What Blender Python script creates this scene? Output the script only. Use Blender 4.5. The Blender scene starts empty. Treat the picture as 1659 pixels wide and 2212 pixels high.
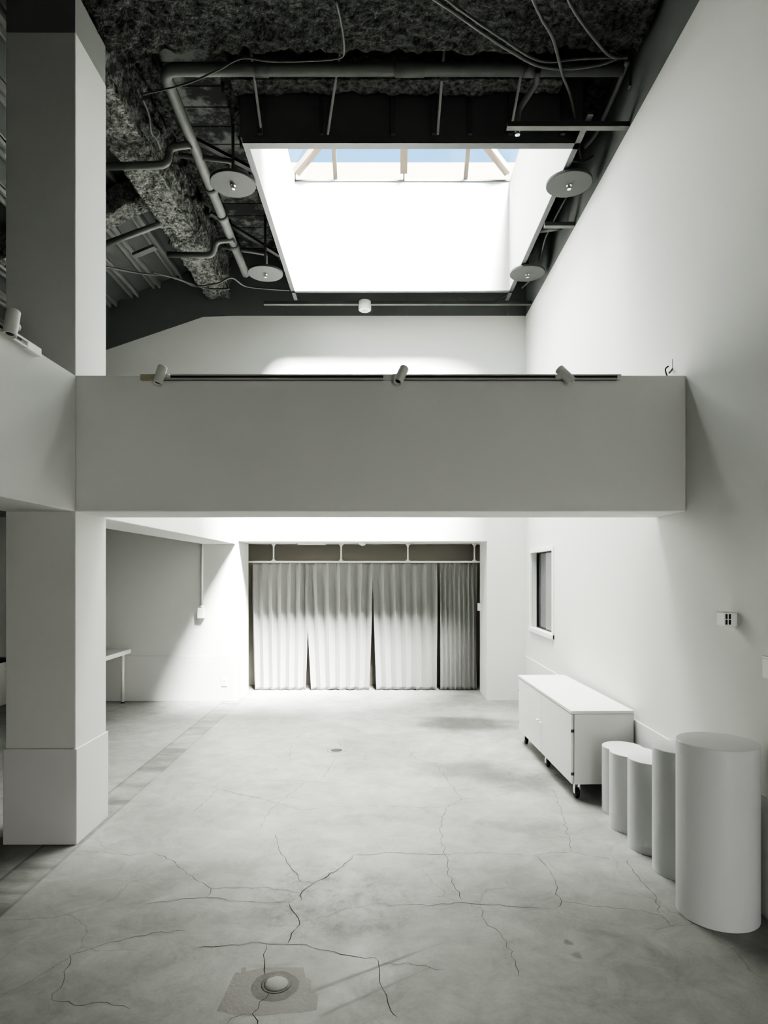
import bpy, bmesh, math, random
from mathutils import Vector, Matrix, noise

random.seed(7)
S = bpy.context.scene
COL = S.collection
F = 1400.0          # focal length in pixels of the 1659 px wide frame
H = 1.70            # eye height
CX, CY = 829.5, 1238.0

def PD(px, py, d):          # a point seen at a pixel, at depth d
    return Vector(((px - CX) / F * d, d, H + (CY - py) / F * d))
def PZ(px, py, z):          # a point seen at a pixel, on the level z
    d = (z - H) * F / (CY - py)
    return PD(px, py, d)

# ------------------------------------------------------------------ materials
def new_mat(name):
    m = bpy.data.materials.new(name); m.use_nodes = True
    return m, m.node_tree, m.node_tree.nodes['Principled BSDF']

def paint(name, col, rough=0.6, var=0.03, scale=3.0, bump=0.0, bscale=150, metal=0.0, spec=0.3):
    m, t, b = new_mat(name)
    N, L = t.nodes, t.links
    g = N.new('ShaderNodeNewGeometry')
    n = N.new('ShaderNodeTexNoise'); n.inputs['Scale'].default_value = scale; n.inputs['Detail'].default_value = 4
    L.new(g.outputs['Position'], n.inputs['Vector'])
    r = N.new('ShaderNodeMapRange'); r.inputs['To Min'].default_value = 1 - var; r.inputs['To Max'].default_value = 1 + var
    L.new(n.outputs['Fac'], r.inputs['Value'])
    v = N.new('ShaderNodeVectorMath'); v.operation = 'SCALE'; v.inputs[0].default_value = col
    L.new(r.outputs[0], v.inputs['Scale'])
    L.new(v.outputs[0], b.inputs['Base Color'])
    b.inputs['Roughness'].default_value = rough; b.inputs['Metallic'].default_value = metal
    b.inputs['Specular IOR Level'].default_value = spec
    if bump:
        n2 = N.new('ShaderNodeTexNoise'); n2.inputs['Scale'].default_value = bscale
        L.new(g.outputs['Position'], n2.inputs['Vector'])
        bp = N.new('ShaderNodeBump'); bp.inputs['Strength'].default_value = bump; bp.inputs['Distance'].default_value = 0.01
        L.new(n2.outputs['Fac'], bp.inputs['Height']); L.new(bp.outputs[0], b.inputs['Normal'])
    return m

M = {}
M['wall'] = paint('white_wall_paint', (.71, .715, .695), .75, .012, 1.2, .06, 220, spec=.15)
M['skirt'] = paint('white_skirting_paint', (.70, .695, .69), .5, .015, 2, .03, 200, spec=.25)
M['dark'] = paint('dark_ceiling_paint', (.105, .112, .11), .85, .15, 2, .1, 90, spec=.1)
M['rod'] = paint('zinc_rod', (.26, .265, .26), .5, .1, 9, spec=.3)
M['dark2'] = paint('dark_column_head_paint', (.22, .225, .22), .85, .1, 2, spec=.1)
M['darker'] = paint('black_paint', (.085, .088, .088), .8, .2, 3, spec=.1)
M['steel'] = paint('grey_painted_steel', (.065, .068, .068), .55, .15, 6, spec=.3)
M['rail'] = paint('dark_steel_channel', (.05, .052, .052), .6, .2, 6, spec=.3)
M['pipe'] = paint('grey_pipe_paint', (.085, .089, .085), .6, .25, 9, .1, 60, spec=.25)
M['cable'] = paint('grey_cable_sheath', (.065, .068, .065), .6, .2, 12, spec=.2)
M['disc'] = paint('grey_disc_paint', (.058, .061, .06), .6, .05, 20, spec=.2)
M['chrome'] = paint('chrome_metal', (.8, .8, .8), .12, .0, 2, metal=1.0)
M['white'] = paint('white_plastic', (.88, .88, .86), .4, .01, 5, spec=.4)
M['beige'] = paint('beige_plastic', (.40, .38, .28), .5, .05, 30, spec=.3)
M['lamp'] = paint('spotlight_paint', (.62, .625, .60), .45, .02, 8, spec=.35)
M['track'] = paint('track_aluminium', (.42, .42, .41), .5, .05, 8)
M['black'] = paint('black_rubber', (.012, .012, .012), .5, .1, 10, spec=.3)
M['plinth'] = paint('white_plinth_paint', (.66, .665, .67), .35, .015, 3, .04, 260, spec=.35)
M['cab'] = paint('white_laminate', (.70, .70, .685), .4, .01, 3, spec=.35)
M['table'] = paint('white_table_laminate', (.78, .78, .76), .4, .01, 3, spec=.3)
M['rafter'] = paint('pale_timber_rafter', (.13, .105, .08), .6, .08, 8, spec=.2)
M['shaft'] = paint('bright_white_shaft_paint', (.38, .384, .38), .7, .01, 1.5, spec=.15)
M['brown'] = paint('dark_taupe_paint', (.36, .34, .305), .8, .04, 2, spec=.15)
M['parapet'] = paint('cream_render', (.10, .088, .072), .8, .06, 2, spec=.1)
M['pane'] = paint('dim_glass_back', (.17, .175, .175), .15, .05, 2, spec=.5)
M['pane2'] = paint('dim_glass_far', (.09, .092, .1), .15, .05, 2, spec=.5)
M['purlin'] = paint('grey_purlin_steel', (.15, .157, .15), .6, .12, 7, spec=.2)
M['roofpanel'] = paint('dark_roof_board', (.075, .08, .078), .85, .2, 2.5, .1, 40, spec=.1)
M['iron'] = paint('dark_cast_iron', (.03, .03, .028), .6, .3, 60, spec=.3)
M['cap'] = paint('worn_metal_cap', (.17, .174, .165), .5, .15, 60, .1, 200, spec=.3)

def fibre_mat(name, lo, hi, scale):
    m, t, b = new_mat(name); N, L = t.nodes, t.links
    g = N.new('ShaderNodeNewGeometry')
    n = N.new('ShaderNodeTexNoise'); n.inputs['Scale'].default_value = scale; n.inputs['Detail'].default_value = 6; n.inputs['Roughness'].default_value = .7
    L.new(g.outputs['Position'], n.inputs['Vector'])
    r = N.new('ShaderNodeValToRGB')
    r.color_ramp.elements[0].position = .34; r.color_ramp.elements[0].color = (*lo, 1)
    r.color_ramp.elements[1].position = .64; r.color_ramp.elements[1].color = (*hi, 1)
    L.new(n.outputs['Fac'], r.inputs['Fac']); L.new(r.outputs[0], b.inputs['Base Color'])
    b.inputs['Roughness'].default_value = .95; b.inputs['Specular IOR Level'].default_value = .05
    v = N.new('ShaderNodeTexNoise'); v.inputs['Scale'].default_value = scale * 1.9; v.inputs['Detail'].default_value = 5
    L.new(g.outputs['Position'], v.inputs['Vector'])
    bp = N.new('ShaderNodeBump'); bp.inputs['Strength'].default_value = 1; bp.inputs['Distance'].default_value = .035
    L.new(v.outputs['Fac'], bp.inputs['Height']); L.new(bp.outputs[0], b.inputs['Normal'])
    return m
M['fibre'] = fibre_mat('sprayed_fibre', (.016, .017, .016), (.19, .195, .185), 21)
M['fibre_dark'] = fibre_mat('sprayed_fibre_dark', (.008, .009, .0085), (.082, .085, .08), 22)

def deck_mat():
    m, t, b = new_mat('ribbed_deck'); N, L = t.nodes, t.links
    g = N.new('ShaderNodeNewGeometry')
    sp = N.new('ShaderNodeSeparateXYZ'); L.new(g.outputs['Position'], sp.inputs[0])
    md = N.new('ShaderNodeMath'); md.operation = 'PINGPONG'; md.inputs[1].default_value = .13
    L.new(sp.outputs['Y'], md.inputs[0])
    ln = N.new('ShaderNodeMapRange'); ln.inputs['From Min'].default_value = .004; ln.inputs['From Max'].default_value = .014
    ln.inputs['To Min'].default_value = .15
    L.new(md.outputs[0], ln.inputs['Value'])
    n = N.new('ShaderNodeTexNoise'); n.inputs['Scale'].default_value = 3.6; n.inputs['Detail'].default_value = 10; n.inputs['Roughness'].default_value = .7
    L.new(g.outputs['Position'], n.inputs['Vector'])
    r = N.new('ShaderNodeValToRGB')
    r.color_ramp.elements[0].position = .45; r.color_ramp.elements[0].color = (.03, .031, .03, 1)
    r.color_ramp.elements[1].position = .56; r.color_ramp.elements[1].color = (.125, .13, .125, 1)
    L.new(n.outputs['Fac'], r.inputs['Fac'])
    v = N.new('ShaderNodeVectorMath'); v.operation = 'SCALE'
    L.new(r.outputs[0], v.inputs[0]); L.new(ln.outputs[0], v.inputs['Scale'])
    L.new(v.outputs[0], b.inputs['Base Color'])
    b.inputs['Roughness'].default_value = .9; b.inputs['Specular IOR Level'].default_value = .1
    return m
M['deck'] = deck_mat()

def glass_mat(name, tint, fac):
    m = bpy.data.materials.new(name); m.use_nodes = True
    t = m.node_tree; N, L = t.nodes, t.links
    N.remove(N['Principled BSDF']); o = N['Material Output']
    tr = N.new('ShaderNodeBsdfTransparent'); tr.inputs[0].default_value = (*tint, 1)
    gl = N.new('ShaderNodeBsdfGlossy'); gl.inputs['Roughness'].default_value = .04
    mx = N.new('ShaderNodeMixShader'); mx.inputs[0].default_value = fac
    L.new(tr.outputs[0], mx.inputs[1]); L.new(gl.outputs[0], mx.inputs[2]); L.new(mx.outputs[0], o.inputs[0])
    return m
M['glass'] = glass_mat('clear_roof_glass', (.96, .98, .98), .07)

def curtain_mat():
    m, t, b = new_mat('pale_grey_curtain_cloth'); N, L = t.nodes, t.links
    g = N.new('ShaderNodeNewGeometry')
    n = N.new('ShaderNodeTexNoise'); n.inputs['Scale'].default_value = 240
    L.new(g.outputs['Position'], n.inputs['Vector'])
    r = N.new('ShaderNodeMapRange'); r.inputs['To Min'].default_value = .21; r.inputs['To Max'].default_value = .27
    L.new(n.outputs['Fac'], r.inputs['Value'])
    v = N.new('ShaderNodeVectorMath'); v.operation = 'SCALE'; v.inputs[0].default_value = (1, 1, .985)
    L.new(r.outputs[0], v.inputs['Scale']); L.new(v.outputs[0], b.inputs['Base Color'])
    b.inputs['Roughness'].default_value = .75; b.inputs['Sheen Weight'].default_value = .2
    return m
M['curtain'] = curtain_mat()

def concrete_mat():
    m, t, b = new_mat('worn_concrete'); N, L = t.nodes, t.links
    g = N.new('ShaderNodeNewGeometry'); pos = g.outputs['Position']
    def noise_(scale, det=6, rough=.6, dist=0, vec=None):
        n = N.new('ShaderNodeTexNoise'); n.inputs['Scale'].default_value = scale; n.inputs['Detail'].default_value = det
        n.inputs['Roughness'].default_value = rough; n.inputs['Distortion'].default_value = dist
        L.new(vec or pos, n.inputs['Vector']); return n.outputs['Fac']
    def mr(v, a, b_, c, d, smooth=False):
        r = N.new('ShaderNodeMapRange'); r.inputs['From Min'].default_value = a; r.inputs['From Max'].default_value = b_
        r.inputs['To Min'].default_value = c; r.inputs['To Max'].default_value = d
        if smooth: r.interpolation_type = 'SMOOTHSTEP'
        L.new(v, r.inputs['Value']); return r.outputs[0]
    def mul(a, b_):
        x = N.new('ShaderNodeMath'); x.operation = 'MULTIPLY'
        for i, q in enumerate((a, b_)):
            if isinstance(q, (int, float)): x.inputs[i].default_value = q
            else: L.new(q, x.inputs[i])
        return x.outputs[0]
    val = mr(noise_(.9, 8, .62, .4), .3, .7, .185, .315)
    val = mul(val, mr(noise_(4.5, 8, .72, .6), .3, .7, .76, 1.16))
    val = mul(val, mr(noise_(60, 4, .7), .3, .7, .95, 1.05))
    # fine hairline cracks
    wn = N.new('ShaderNodeTexNoise'); wn.inputs['Scale'].default_value = 1.6; wn.inputs['Detail'].default_value = 6
    L.new(pos, wn.inputs['Vector'])
    ad = N.new('ShaderNodeVectorMath'); ad.operation = 'MULTIPLY_ADD'
    L.new(wn.outputs['Color'], ad.inputs[0]); ad.inputs[1].default_value = (.5, .5, .5); L.new(pos, ad.inputs[2])
    vo = N.new('ShaderNodeTexVoronoi'); vo.feature = 'DISTANCE_TO_EDGE'; vo.inputs['Scale'].default_value = 1.15
    L.new(ad.outputs[0], vo.inputs['Vector'])
    ck = mr(vo.outputs['Distance'], .0015, .006, .80, 1)
    gate = mr(noise_(.8, 2, .5), .48, .56, 0, 1)
    mx = N.new('ShaderNodeMix'); mx.data_type = 'FLOAT'
    L.new(gate, mx.inputs[0]); mx.inputs[2].default_value = 1; L.new(ck, mx.inputs[3])
    val = mul(val, mx.outputs[0])
    # soft-edged darker ellipses at listed floor points
    wob = N.new('ShaderNodeTexNoise'); wob.inputs['Scale'].default_value = 2.5; wob.inputs['Detail'].default_value = 6
    L.new(pos, wob.inputs['Vector'])
    wv = N.new('ShaderNodeVectorMath'); wv.operation = 'MULTIPLY_ADD'
    L.new(wob.outputs['Color'], wv.inputs[0]); wv.inputs[1].default_value = (.5, .5, 0); wv.inputs[2].default_value = (-.25, -.25, 0)
    wp = N.new('ShaderNodeVectorMath'); wp.operation = 'ADD'; L.new(pos, wp.inputs[0]); L.new(wv.outputs[0], wp.inputs[1])
    for (px, py, rx, ry, k) in DARK_ELLIPSES:
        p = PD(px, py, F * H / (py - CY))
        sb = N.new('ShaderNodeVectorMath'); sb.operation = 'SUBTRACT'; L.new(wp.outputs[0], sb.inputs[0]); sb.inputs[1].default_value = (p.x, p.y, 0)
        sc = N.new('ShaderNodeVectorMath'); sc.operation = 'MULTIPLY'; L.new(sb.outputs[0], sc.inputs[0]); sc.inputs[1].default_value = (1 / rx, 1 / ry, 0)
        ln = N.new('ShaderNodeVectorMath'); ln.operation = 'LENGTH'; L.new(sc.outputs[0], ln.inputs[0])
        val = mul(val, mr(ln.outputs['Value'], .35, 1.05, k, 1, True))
    # grimy mottling around the junction of the big cracks
    p = PD(740, 1945, F * H / (1945 - CY))
    sb = N.new('ShaderNodeVectorMath'); sb.operation = 'DISTANCE'; L.new(pos, sb.inputs[0]); sb.inputs[1].default_value = (p.x, p.y, 0)
    near = mr(sb.outputs['Value'], .12, .62, 1, 0, True)
    spots = mr(noise_(8, 10, .82, .3), .46, .62, 0, 1)
    mx = N.new('ShaderNodeMix'); mx.data_type = 'FLOAT'; L.new(mul(near, spots), mx.inputs[0]); mx.inputs[2].default_value = 1; mx.inputs[3].default_value = .18
    val = mul(val, mx.outputs[0])
    mx = N.new('ShaderNodeMix'); mx.data_type = 'FLOAT'; L.new(near, mx.inputs[0]); mx.inputs[2].default_value = 1; mx.inputs[3].default_value = 1.22
    val = mul(val, mx.outputs[0])
    # infilled trench beside the column
    sp = N.new('ShaderNodeSeparateXYZ'); L.new(pos, sp.inputs[0])
    def band(x0, x1, soft):
        a = mr(sp.outputs['X'], x0 - soft, x0 + soft, 0, 1); c = mr(sp.outputs['X'], x1 - soft, x1 + soft, 1, 0)
        return mul(a, c)
    cm = N.new('ShaderNodeCombineXYZ')
    L.new(mul(sp.outputs['X'], 1.0), cm.inputs[0]); L.new(mul(sp.outputs['Y'], 3.5), cm.inputs[1])
    streak = mr(noise_(1.3, 5, .6, .5, cm.outputs[0]), .40, .60, .56, 1.0)
    for (x0, x1, soft, what) in ((-2.13, -1.90, .01, streak), (-2.135, -2.115, .006, .62), (-1.91, -1.895, .008, .72)):
        mx = N.new('ShaderNodeMix'); mx.data_type = 'FLOAT'
        L.new(band(x0, x1, soft), mx.inputs[0]); mx.inputs[2].default_value = 1
        if isinstance(what, float): mx.inputs[3].default_value = what
        else: L.new(what, mx.inputs[3])
        val = mul(val, mx.outputs[0])
    v = N.new('ShaderNodeVectorMath'); v.operation = 'SCALE'; v.inputs[0].default_value = (.99, 1.0, .965)
    L.new(val, v.inputs['Scale']); L.new(v.outputs[0], b.inputs['Base Color'])
    L.new(mr(noise_(3, 6, .7), .3, .7, .42, .62), b.inputs['Roughness'])
    b.inputs['Specular IOR Level'].default_value = .3
    bp = N.new('ShaderNodeBump'); bp.inputs['Strength'].default_value = .12; bp.inputs['Distance'].default_value = .01
    L.new(noise_(40, 6, .7), bp.inputs['Height']); L.new(bp.outputs[0], b.inputs['Normal'])
    return m
DARK_ELLIPSES = [(1000, 1562, .74, .50, .40), (1010, 1665, .52, .38, .58), (1130, 1690, .46, .34, .60), (660, 1875, .0, 0, 1)][:3] + [
    (420, 1890, .55, .30, .84), (760, 1770, .6, .12, .84), (1090, 1785, .6, .12, .86), (330, 1985, .3, .1, .88),
    (230, 2130, .5, .25, .88), (1000, 1900, .6, .25, .92), (1500, 2090, .5, .2, .84), (830, 1690, .12, .25, .85),
    (610, 1740, .5, .2, .93), (1240, 2065, .04, .03, .6), (1220, 2041, .035, .025, .55), (540, 1985, .22, .08, .86)]
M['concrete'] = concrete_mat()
M['crack'] = paint('heavy_crack', (.03, .03, .03), .9, .3, 20, spec=.05)  # dark tone of the heaviest crack ribbons
M['crack2'] = paint('hairline_crack', (.09, .09, .085), .9, .3, 20, spec=.05)
M['crack3'] = paint('thin_crack', (.065, .065, .06), .9, .3, 20, spec=.05)  # dark tone of the narrower main crack ribbons
M['patch'] = paint('tinted_concrete_patch', (.148, .140, .134), .55, .10, 8, .1, 60, spec=.3)
M['ring'] = paint('dark_mortar_ring', (.085, .085, .078), .6, .3, 18, .1, 60, spec=.3)
M['scuff'] = paint('drag_mark', (.215, .21, .20), .6, .1, 14, spec=.3)

# ------------------------------------------------------------------ mesh helpers
class MB:
    def __init__(s): s.bm = bmesh.new()
    def quad(s, pts, mi=0):
        f = s.bm.faces.new([s.bm.verts.new(p) for p in pts]); f.material_index = mi; return f
    def box(s, x0, x1, y0, y1, z0, z1, mi=0, mat=None):
        c = [Vector((x, y, z)) for z in (z0, z1) for y in (y0, y1) for x in (x0, x1)]
        if mat: c = [mat @ p for p in c]
        v = [s.bm.verts.new(p) for p in c]
        for f in ((0, 2, 3, 1), (4, 5, 7, 6), (0, 1, 5, 4), (2, 6, 7, 3), (0, 4, 6, 2), (1, 3, 7, 5)):
            s.bm.faces.new([v[i] for i in f]).material_index = mi
        return s
    def prism(s, poly, y0, y1, mi=0):           # polygon in XZ, extruded along Y
        a = [s.bm.verts.new((x, y0, z)) for x, z in poly]; b = [s.bm.verts.new((x, y1, z)) for x, z in poly]
        n = len(poly)
        s.bm.faces.new(a).material_index = mi; s.bm.faces.new(b[::-1]).material_index = mi
        for i in range(n):
            s.bm.faces.new([a[i], b[i], b[(i + 1) % n], a[(i + 1) % n]]).material_index = mi
        return s
    def tube(s, pts, r, seg=10, mi=0, caps=True):
        pts = [Vector(p) for p in pts]; rings = []
        up = None
        for i, p in enumerate(pts):
            a = pts[max(i - 1, 0)]; b = pts[min(i + 1, len(pts) - 1)]
            d = (b - a).normalized()
            if up is None: up = Vector((0, 0, 1)) if abs(d.z) < .9 else Vector((1, 0, 0))
            x = d.cross(up).normalized(); y = x.cross(d).normalized(); up = y
            rr = r[i] if isinstance(r, (list, tuple)) else r
            rings.append([s.bm.verts.new(p + x * math.cos(t) * rr + y * math.sin(t) * rr) for t in [2 * math.pi * k / seg for k in range(seg)]])
        for a, b in zip(rings, rings[1:]):
            for k in range(seg):
                f = s.bm.faces.new([a[k], a[(k + 1) % seg], b[(k + 1) % seg], b[k]]); f.smooth = True; f.material_index = mi
        if caps:
            s.bm.faces.new(rings[0][::-1]).material_index = mi; s.bm.faces.new(rings[-1]).material_index = mi
        return s
    def lathe(s, prof, c=(0, 0, 0), seg=48, mi=0, mat=None, smooth=True):   # prof: (r, z) pairs, closed at r=0 ends
        c = Vector(c); rings = []
        for r, z in prof:
            if r < 1e-6: pts = [Vector((0, 0, z)) + c]
            else: pts = [Vector((r * math.cos(2 * math.pi * k / seg), r * math.sin(2 * math.pi * k / seg), z)) + c for k in range(seg)]
            if mat: pts = [mat @ p for p in pts]
            rings.append([s.bm.verts.new(p) for p in pts])
        for a, b in zip(rings, rings[1:]):
            for k in range(seg):
                q = [a[k % len(a)], a[(k + 1) % len(a)], b[(k + 1) % len(b)], b[k % len(b)]]
                u = []
                for w in q:
                    if w not in u: u.append(w)
                if len(u) > 2:
                    f = s.bm.faces.new(u); f.material_index = mi; f.smooth = smooth
        return s
    def build(s, name, mats, parent=None, bevel=0, origin=None):
        bmesh.ops.recalc_face_normals(s.bm, faces=s.bm.faces[:])
        me = bpy.data.meshes.new(name)
        o = bpy.data.objects.new(name, me)
        if origin is not None:
            bmesh.ops.translate(s.bm, verts=s.bm.verts[:], vec=-Vector(origin))
            if parent is None: o.location = origin
        s.bm.to_mesh(me); s.bm.free()
        for m in (mats if isinstance(mats, (list, tuple)) else [mats]): me.materials.append(m)
        COL.objects.link(o)
        if parent is not None: o.parent = parent
        if bevel:
            b = o.modifiers.new('bevel', 'BEVEL'); b.width = bevel; b.segments = 2; b.limit_method = 'ANGLE'
        return o

def sharp(o, ang=35):
    me = o.data
    me.polygons.foreach_set('use_smooth', [True] * len(me.polygons))
    me.set_sharp_from_angle(angle=math.radians(ang)); return o
def struct(o): o['kind'] = 'structure'; return o
def tag(o, label, cat, group=None):
    o['label'] = label; o['category'] = cat
    if group: o['group'] = group
    return o
def thing(name, label, cat, loc=(0, 0, 0), group=None, rz=0):
    o = bpy.data.objects.new(name, None); o.empty_display_size = .1
    COL.objects.link(o); o.location = loc; o.rotation_euler.z = rz
    return tag(o, label, cat, group)
def dup(root, loc, label, rz=None):
    def cp(o, par):
        c = o.copy(); COL.objects.link(c); c.parent = par
        for ch in list(o.children): cp(ch, c)
        return c
    r = cp(root, None); r.location = loc; r['label'] = label
    if rz is not None: r.rotation_euler.z = rz
    return r
def smooth_path(pts, n=6):            # Catmull-Rom through the points
    pts = [Vector(p) for p in pts]; out = []
    for i in range(len(pts) - 1):
        p0 = pts[max(i - 1, 0)]; p1 = pts[i]; p2 = pts[i + 1]; p3 = pts[min(i + 2, len(pts) - 1)]
        for k in range(n):
            t = k / n
            out.append(.5 * ((2 * p1) + (p2 - p0) * t + (2 * p0 - 5 * p1 + 4 * p2 - p3) * t * t + (3 * p1 - p0 - 3 * p2 + p3) * t ** 3))
    return out + [pts[-1]]
def elbow_path(pts, r=.06, n=5):      # straight runs with rounded bends
    pts = [Vector(p) for p in pts]; out = [pts[0]]
    for a, b, c in zip(pts, pts[1:], pts[2:]):
        u = (a - b); v = (c - b); rr = min(r, u.length * .45, v.length * .45)
        p, q = b + u.normalized() * rr, b + v.normalized() * rr
        for k in range(n + 1):
            t = k / n; out.append((1 - t) ** 2 * p + 2 * t * (1 - t) * b + t * t * q)
    return out + [pts[-1]]

XR = 1.892                      # right wall
YB = 8.655                      # back wall
C0, C1 = 4.061, 4.507           # depth of column and bridge
ZB, ZT = 2.086, 2.939           # bridge underside and top
ZL = 5.135                      # where the white paint stops
ZC = 6.0                        # deck
YR = -3.0                       # rear wall

# ------------------------------------------------------------------ floor with its cracks
fl = MB()
fl.quad([(-6.2, YR, 0), (XR + .2, YR, 0), (XR + .2, 10.2, 0), (-6.2, 10.2, 0)])
def floor_pt(px, py): d = F * H / (py - CY); return Vector(((px - CX) / F * d, d, 0))
def crack(pts, w, mi, z=.0008, jag=.012):
    P = [floor_pt(*p) for p in pts]; Q = [P[0]]
    for a, b in zip(P, P[1:]):
        n = max(2, int((b - a).length / .035)); d = (b - a); nrm = Vector((-d.y, d.x, 0)).normalized()
        for k in range(1, n + 1):
            j = 0 if k == n else random.uniform(-jag, jag)
            Q.append(a + d * (k / n) + nrm * j)
    L_, R_ = [], []
    for i, p in enumerate(Q):
        d = (Q[min(i + 1, len(Q) - 1)] - Q[max(i - 1, 0)]).normalized(); nrm = Vector((-d.y, d.x, 0))
        ww = w * random.uniform(.45, 1.25) * (.4 if i in (0, len(Q) - 1) else 1)
        a, b = p + nrm * ww / 2, p - nrm * ww / 2; a.z = b.z = z
        L_.append(fl.bm.verts.new(a)); R_.append(fl.bm.verts.new(b))
    for i in range(len(Q) - 1):
        fl.bm.faces.new([L_[i], L_[i + 1], R_[i + 1], R_[i]]).material_index = mi
BIG = [
    [(330, 1840), (372, 1858), (400, 1882), (440, 1908), (456, 1920), (447, 1938)],
    [(597, 1800), (602, 1835), (632, 1880), (652, 1906), (674, 1908)],
    [(762, 1848), (740, 1872), (700, 1898), (672, 1912), (648, 1935), (650, 1947)],
    [(624, 1950), (645, 1985), (647, 1998), (622, 2037)],
    [(420, 2049), (500, 2041), (560, 2036), (660, 2040), (720, 2055), (770, 2067), (808, 2068), (818, 2085), (820, 2110), (835, 2150), (845, 2185), (858, 2197)],
    [(575, 2037), (571, 2075), (573, 2107)],
    [(583, 2142), (560, 2165), (545, 2190), (556, 2225)],
    [(998, 1725), (962, 1746), (950, 1788), (961, 1846), (975, 1905), (998, 1945)],
    [(1157, 1848), (1182, 1873), (1200, 1902), (1200, 1932), (1213, 1947), (1200, 1962)],
]
MID = [
    [(310, 1955), (380, 1945), (440, 1938), (510, 1947), (620, 1950)],
    [(648, 1990), (710, 1980), (740, 1965), (800, 1953), (860, 1955), (940, 1955), (1000, 1950), (1050, 1955), (1110, 1958), (1200, 1962)],
    [(762, 1848), (850, 1842), (960, 1846), (1060, 1842), (1156, 1848), (1189, 1841), (1236, 1840), (1324, 1856)],
    [(1213, 1947), (1271, 1956), (1353, 1962), (1428, 1977), (1449, 2001)],
    [(1355, 1858), (1368, 1884), (1398, 1917), (1417, 1936), (1424, 1973)],
    [(1195, 1708), (1210, 1742), (1219, 1768), (1225, 1802), (1236, 1841)],
    [(880, 1620), (900, 1640), (940, 1650), (965, 1680), (982, 1708), (998, 1725)],
    [(460, 1700), (482, 1688), (600, 1686), (665, 1688), (732, 1693)],
    [(460, 1702), (530, 1718), (600, 1735), (650, 1750)],
    [(665, 1688), (630, 1712), (600, 1735), (572, 1765), (565, 1788)],
    [(628, 1610), (626, 1645), (590, 1665), (500, 1682)],
    [(998, 1725), (1060, 1722), (1100, 1715), (1055, 1703), (1110, 1697), (1152, 1705), (1200, 1708)],
    [(1035, 1960), (1048, 1990), (1095, 2035), (1120, 2110)],
    [(160, 1838), (230, 1842), (280, 1848), (330, 1838)],
    [(150, 2062), (240, 2035), (330, 2015), (400, 2010)],
    [(150, 2062), (140, 2110), (112, 2160), (180, 2172), (230, 2165), (280, 2180)],
    [(456, 1920), (560, 1917), (648, 1928)],
    [(545, 2190), (515, 2195), (490, 2212)],
    [(818, 2085), (880, 2080), (960, 2095)],
    [(640, 1790), (600, 1800)],
    [(540, 1720), (470, 1705), (420, 1755)],
    [(900, 1618), (882, 1635), (900, 1640)],
    [(732, 1600), (735, 1612)], [(722, 1630), (718, 1650), (700, 1680)],
    [(960, 1746), (850, 1742), (720, 1742), (650, 1750)],
    [(1035, 1700), (1020, 1705), (985, 1708)],
]
HEAVY = BIG[2:4] + BIG[5:7]
for c in BIG: crack(c, .0044 if c in HEAVY else .0032, 1 if c in HEAVY else 3)
for c in MID: crack(c, .0030, 2)
# tinted patch and mortar ring round the near cap, and two drag marks
pp = [(508, 2100), (520, 2102), (522, 2090), (532, 2090), (532, 2098), (570, 2090), (655, 2090), (660, 2112), (672, 2118), (672, 2140), (688, 2146), (684, 2182), (650, 2188), (560, 2194), (500, 2192), (468, 2184)]
fl.bm.faces.new([fl.bm.verts.new(floor_pt(*p) + Vector((0, 0, .0003))) for p in pp]).material_index = 4
rc = floor_pt(594, 2130); rv = []
for k in range(40):
    t = 2 * math.pi * k / 40; r = .098 * (1 + .09 * noise.noise(Vector((math.cos(t) * 2, math.sin(t) * 2, 3))))
    rv.append(fl.bm.verts.new(rc + Vector((r * math.cos(t), r * math.sin(t), .0005))))
fl.bm.faces.new(rv).material_index = 5
for a, b, w in (((655, 2148), (960, 2035), .02), ((690, 2195), (930, 2090), .014)):
    p, q = floor_pt(*a), floor_pt(*b); d = (q - p).normalized(); n = Vector((-d.y, d.x, 0)) * w / 2; u = Vector((0, 0, .0004))
    fl.quad([p + n + u, q + n * .5 + u, q - n * .5 + u, p - n + u], 6)
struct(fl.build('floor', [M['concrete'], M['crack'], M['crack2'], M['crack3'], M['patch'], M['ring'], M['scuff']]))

# ------------------------------------------------------------------ walls
w = MB()                                                   # right wall with its window hole and dark top
WY0, WY1, WZ0, WZ1 = 7.247, 8.316, 1.006, 1.960
w.box(XR, XR + .25, YR, WY0, 0, ZL).box(XR, XR + .25, WY1, 9.3, 0, ZL)
w.box(XR, XR + .25, WY0, WY1, 0, WZ0).box(XR, XR + .25, WY0, WY1, WZ1, ZL)
w.box(XR + .004, XR + .25, YR, 9.3, ZL, ZC + .1, 1)
struct(w.build('wall_right', [M['wall'], M['dark']]))
w = MB(); ZS = lambda x: 5.12 + .34 * min(0, x + 2.41)
w.prism([(-6.2, 2.3), (-1.98, 2.3), (-1.98, ZL), (-2.41, ZL - .012), (-6.2, ZS(-6.2))], YB, 9.3)
w.box(-6.2, -1.98, YB - .04, 9.3, 0, 2.3)
w.box(-1.98, -1.946, YB, 9.3, 0, ZL)
w.box(-1.946, 1.3755, YB, 9.3, 2.127, ZL)
w.box(1.3755, XR, YB, 9.3, 0, ZL)
w.prism([(-6.2, ZS(-6.2)), (-2.41, ZL - .012), (-1.98, ZL), (XR, ZL), (XR, ZC + .1), (-6.2, ZC + .1)], YB + .003, 9.3, 1)
struct(w.build('wall_back', [M['wall'], M['dark']]))
w = MB().box(-6.4, -6.2, YR, 9.3, 0, 5)
struct(w.build('wall_left', M['dark2']))
w = MB().box(-6.4, XR + .25, YR - .2, YR, 0, ZC + .1)
struct(w.build('wall_rear', M['wall']))
w = MB().box(-1.933, XR, C0, C1, ZB, ZT)
struct(w.build('wall_bridge', M['wall'], bevel=.006))
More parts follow.
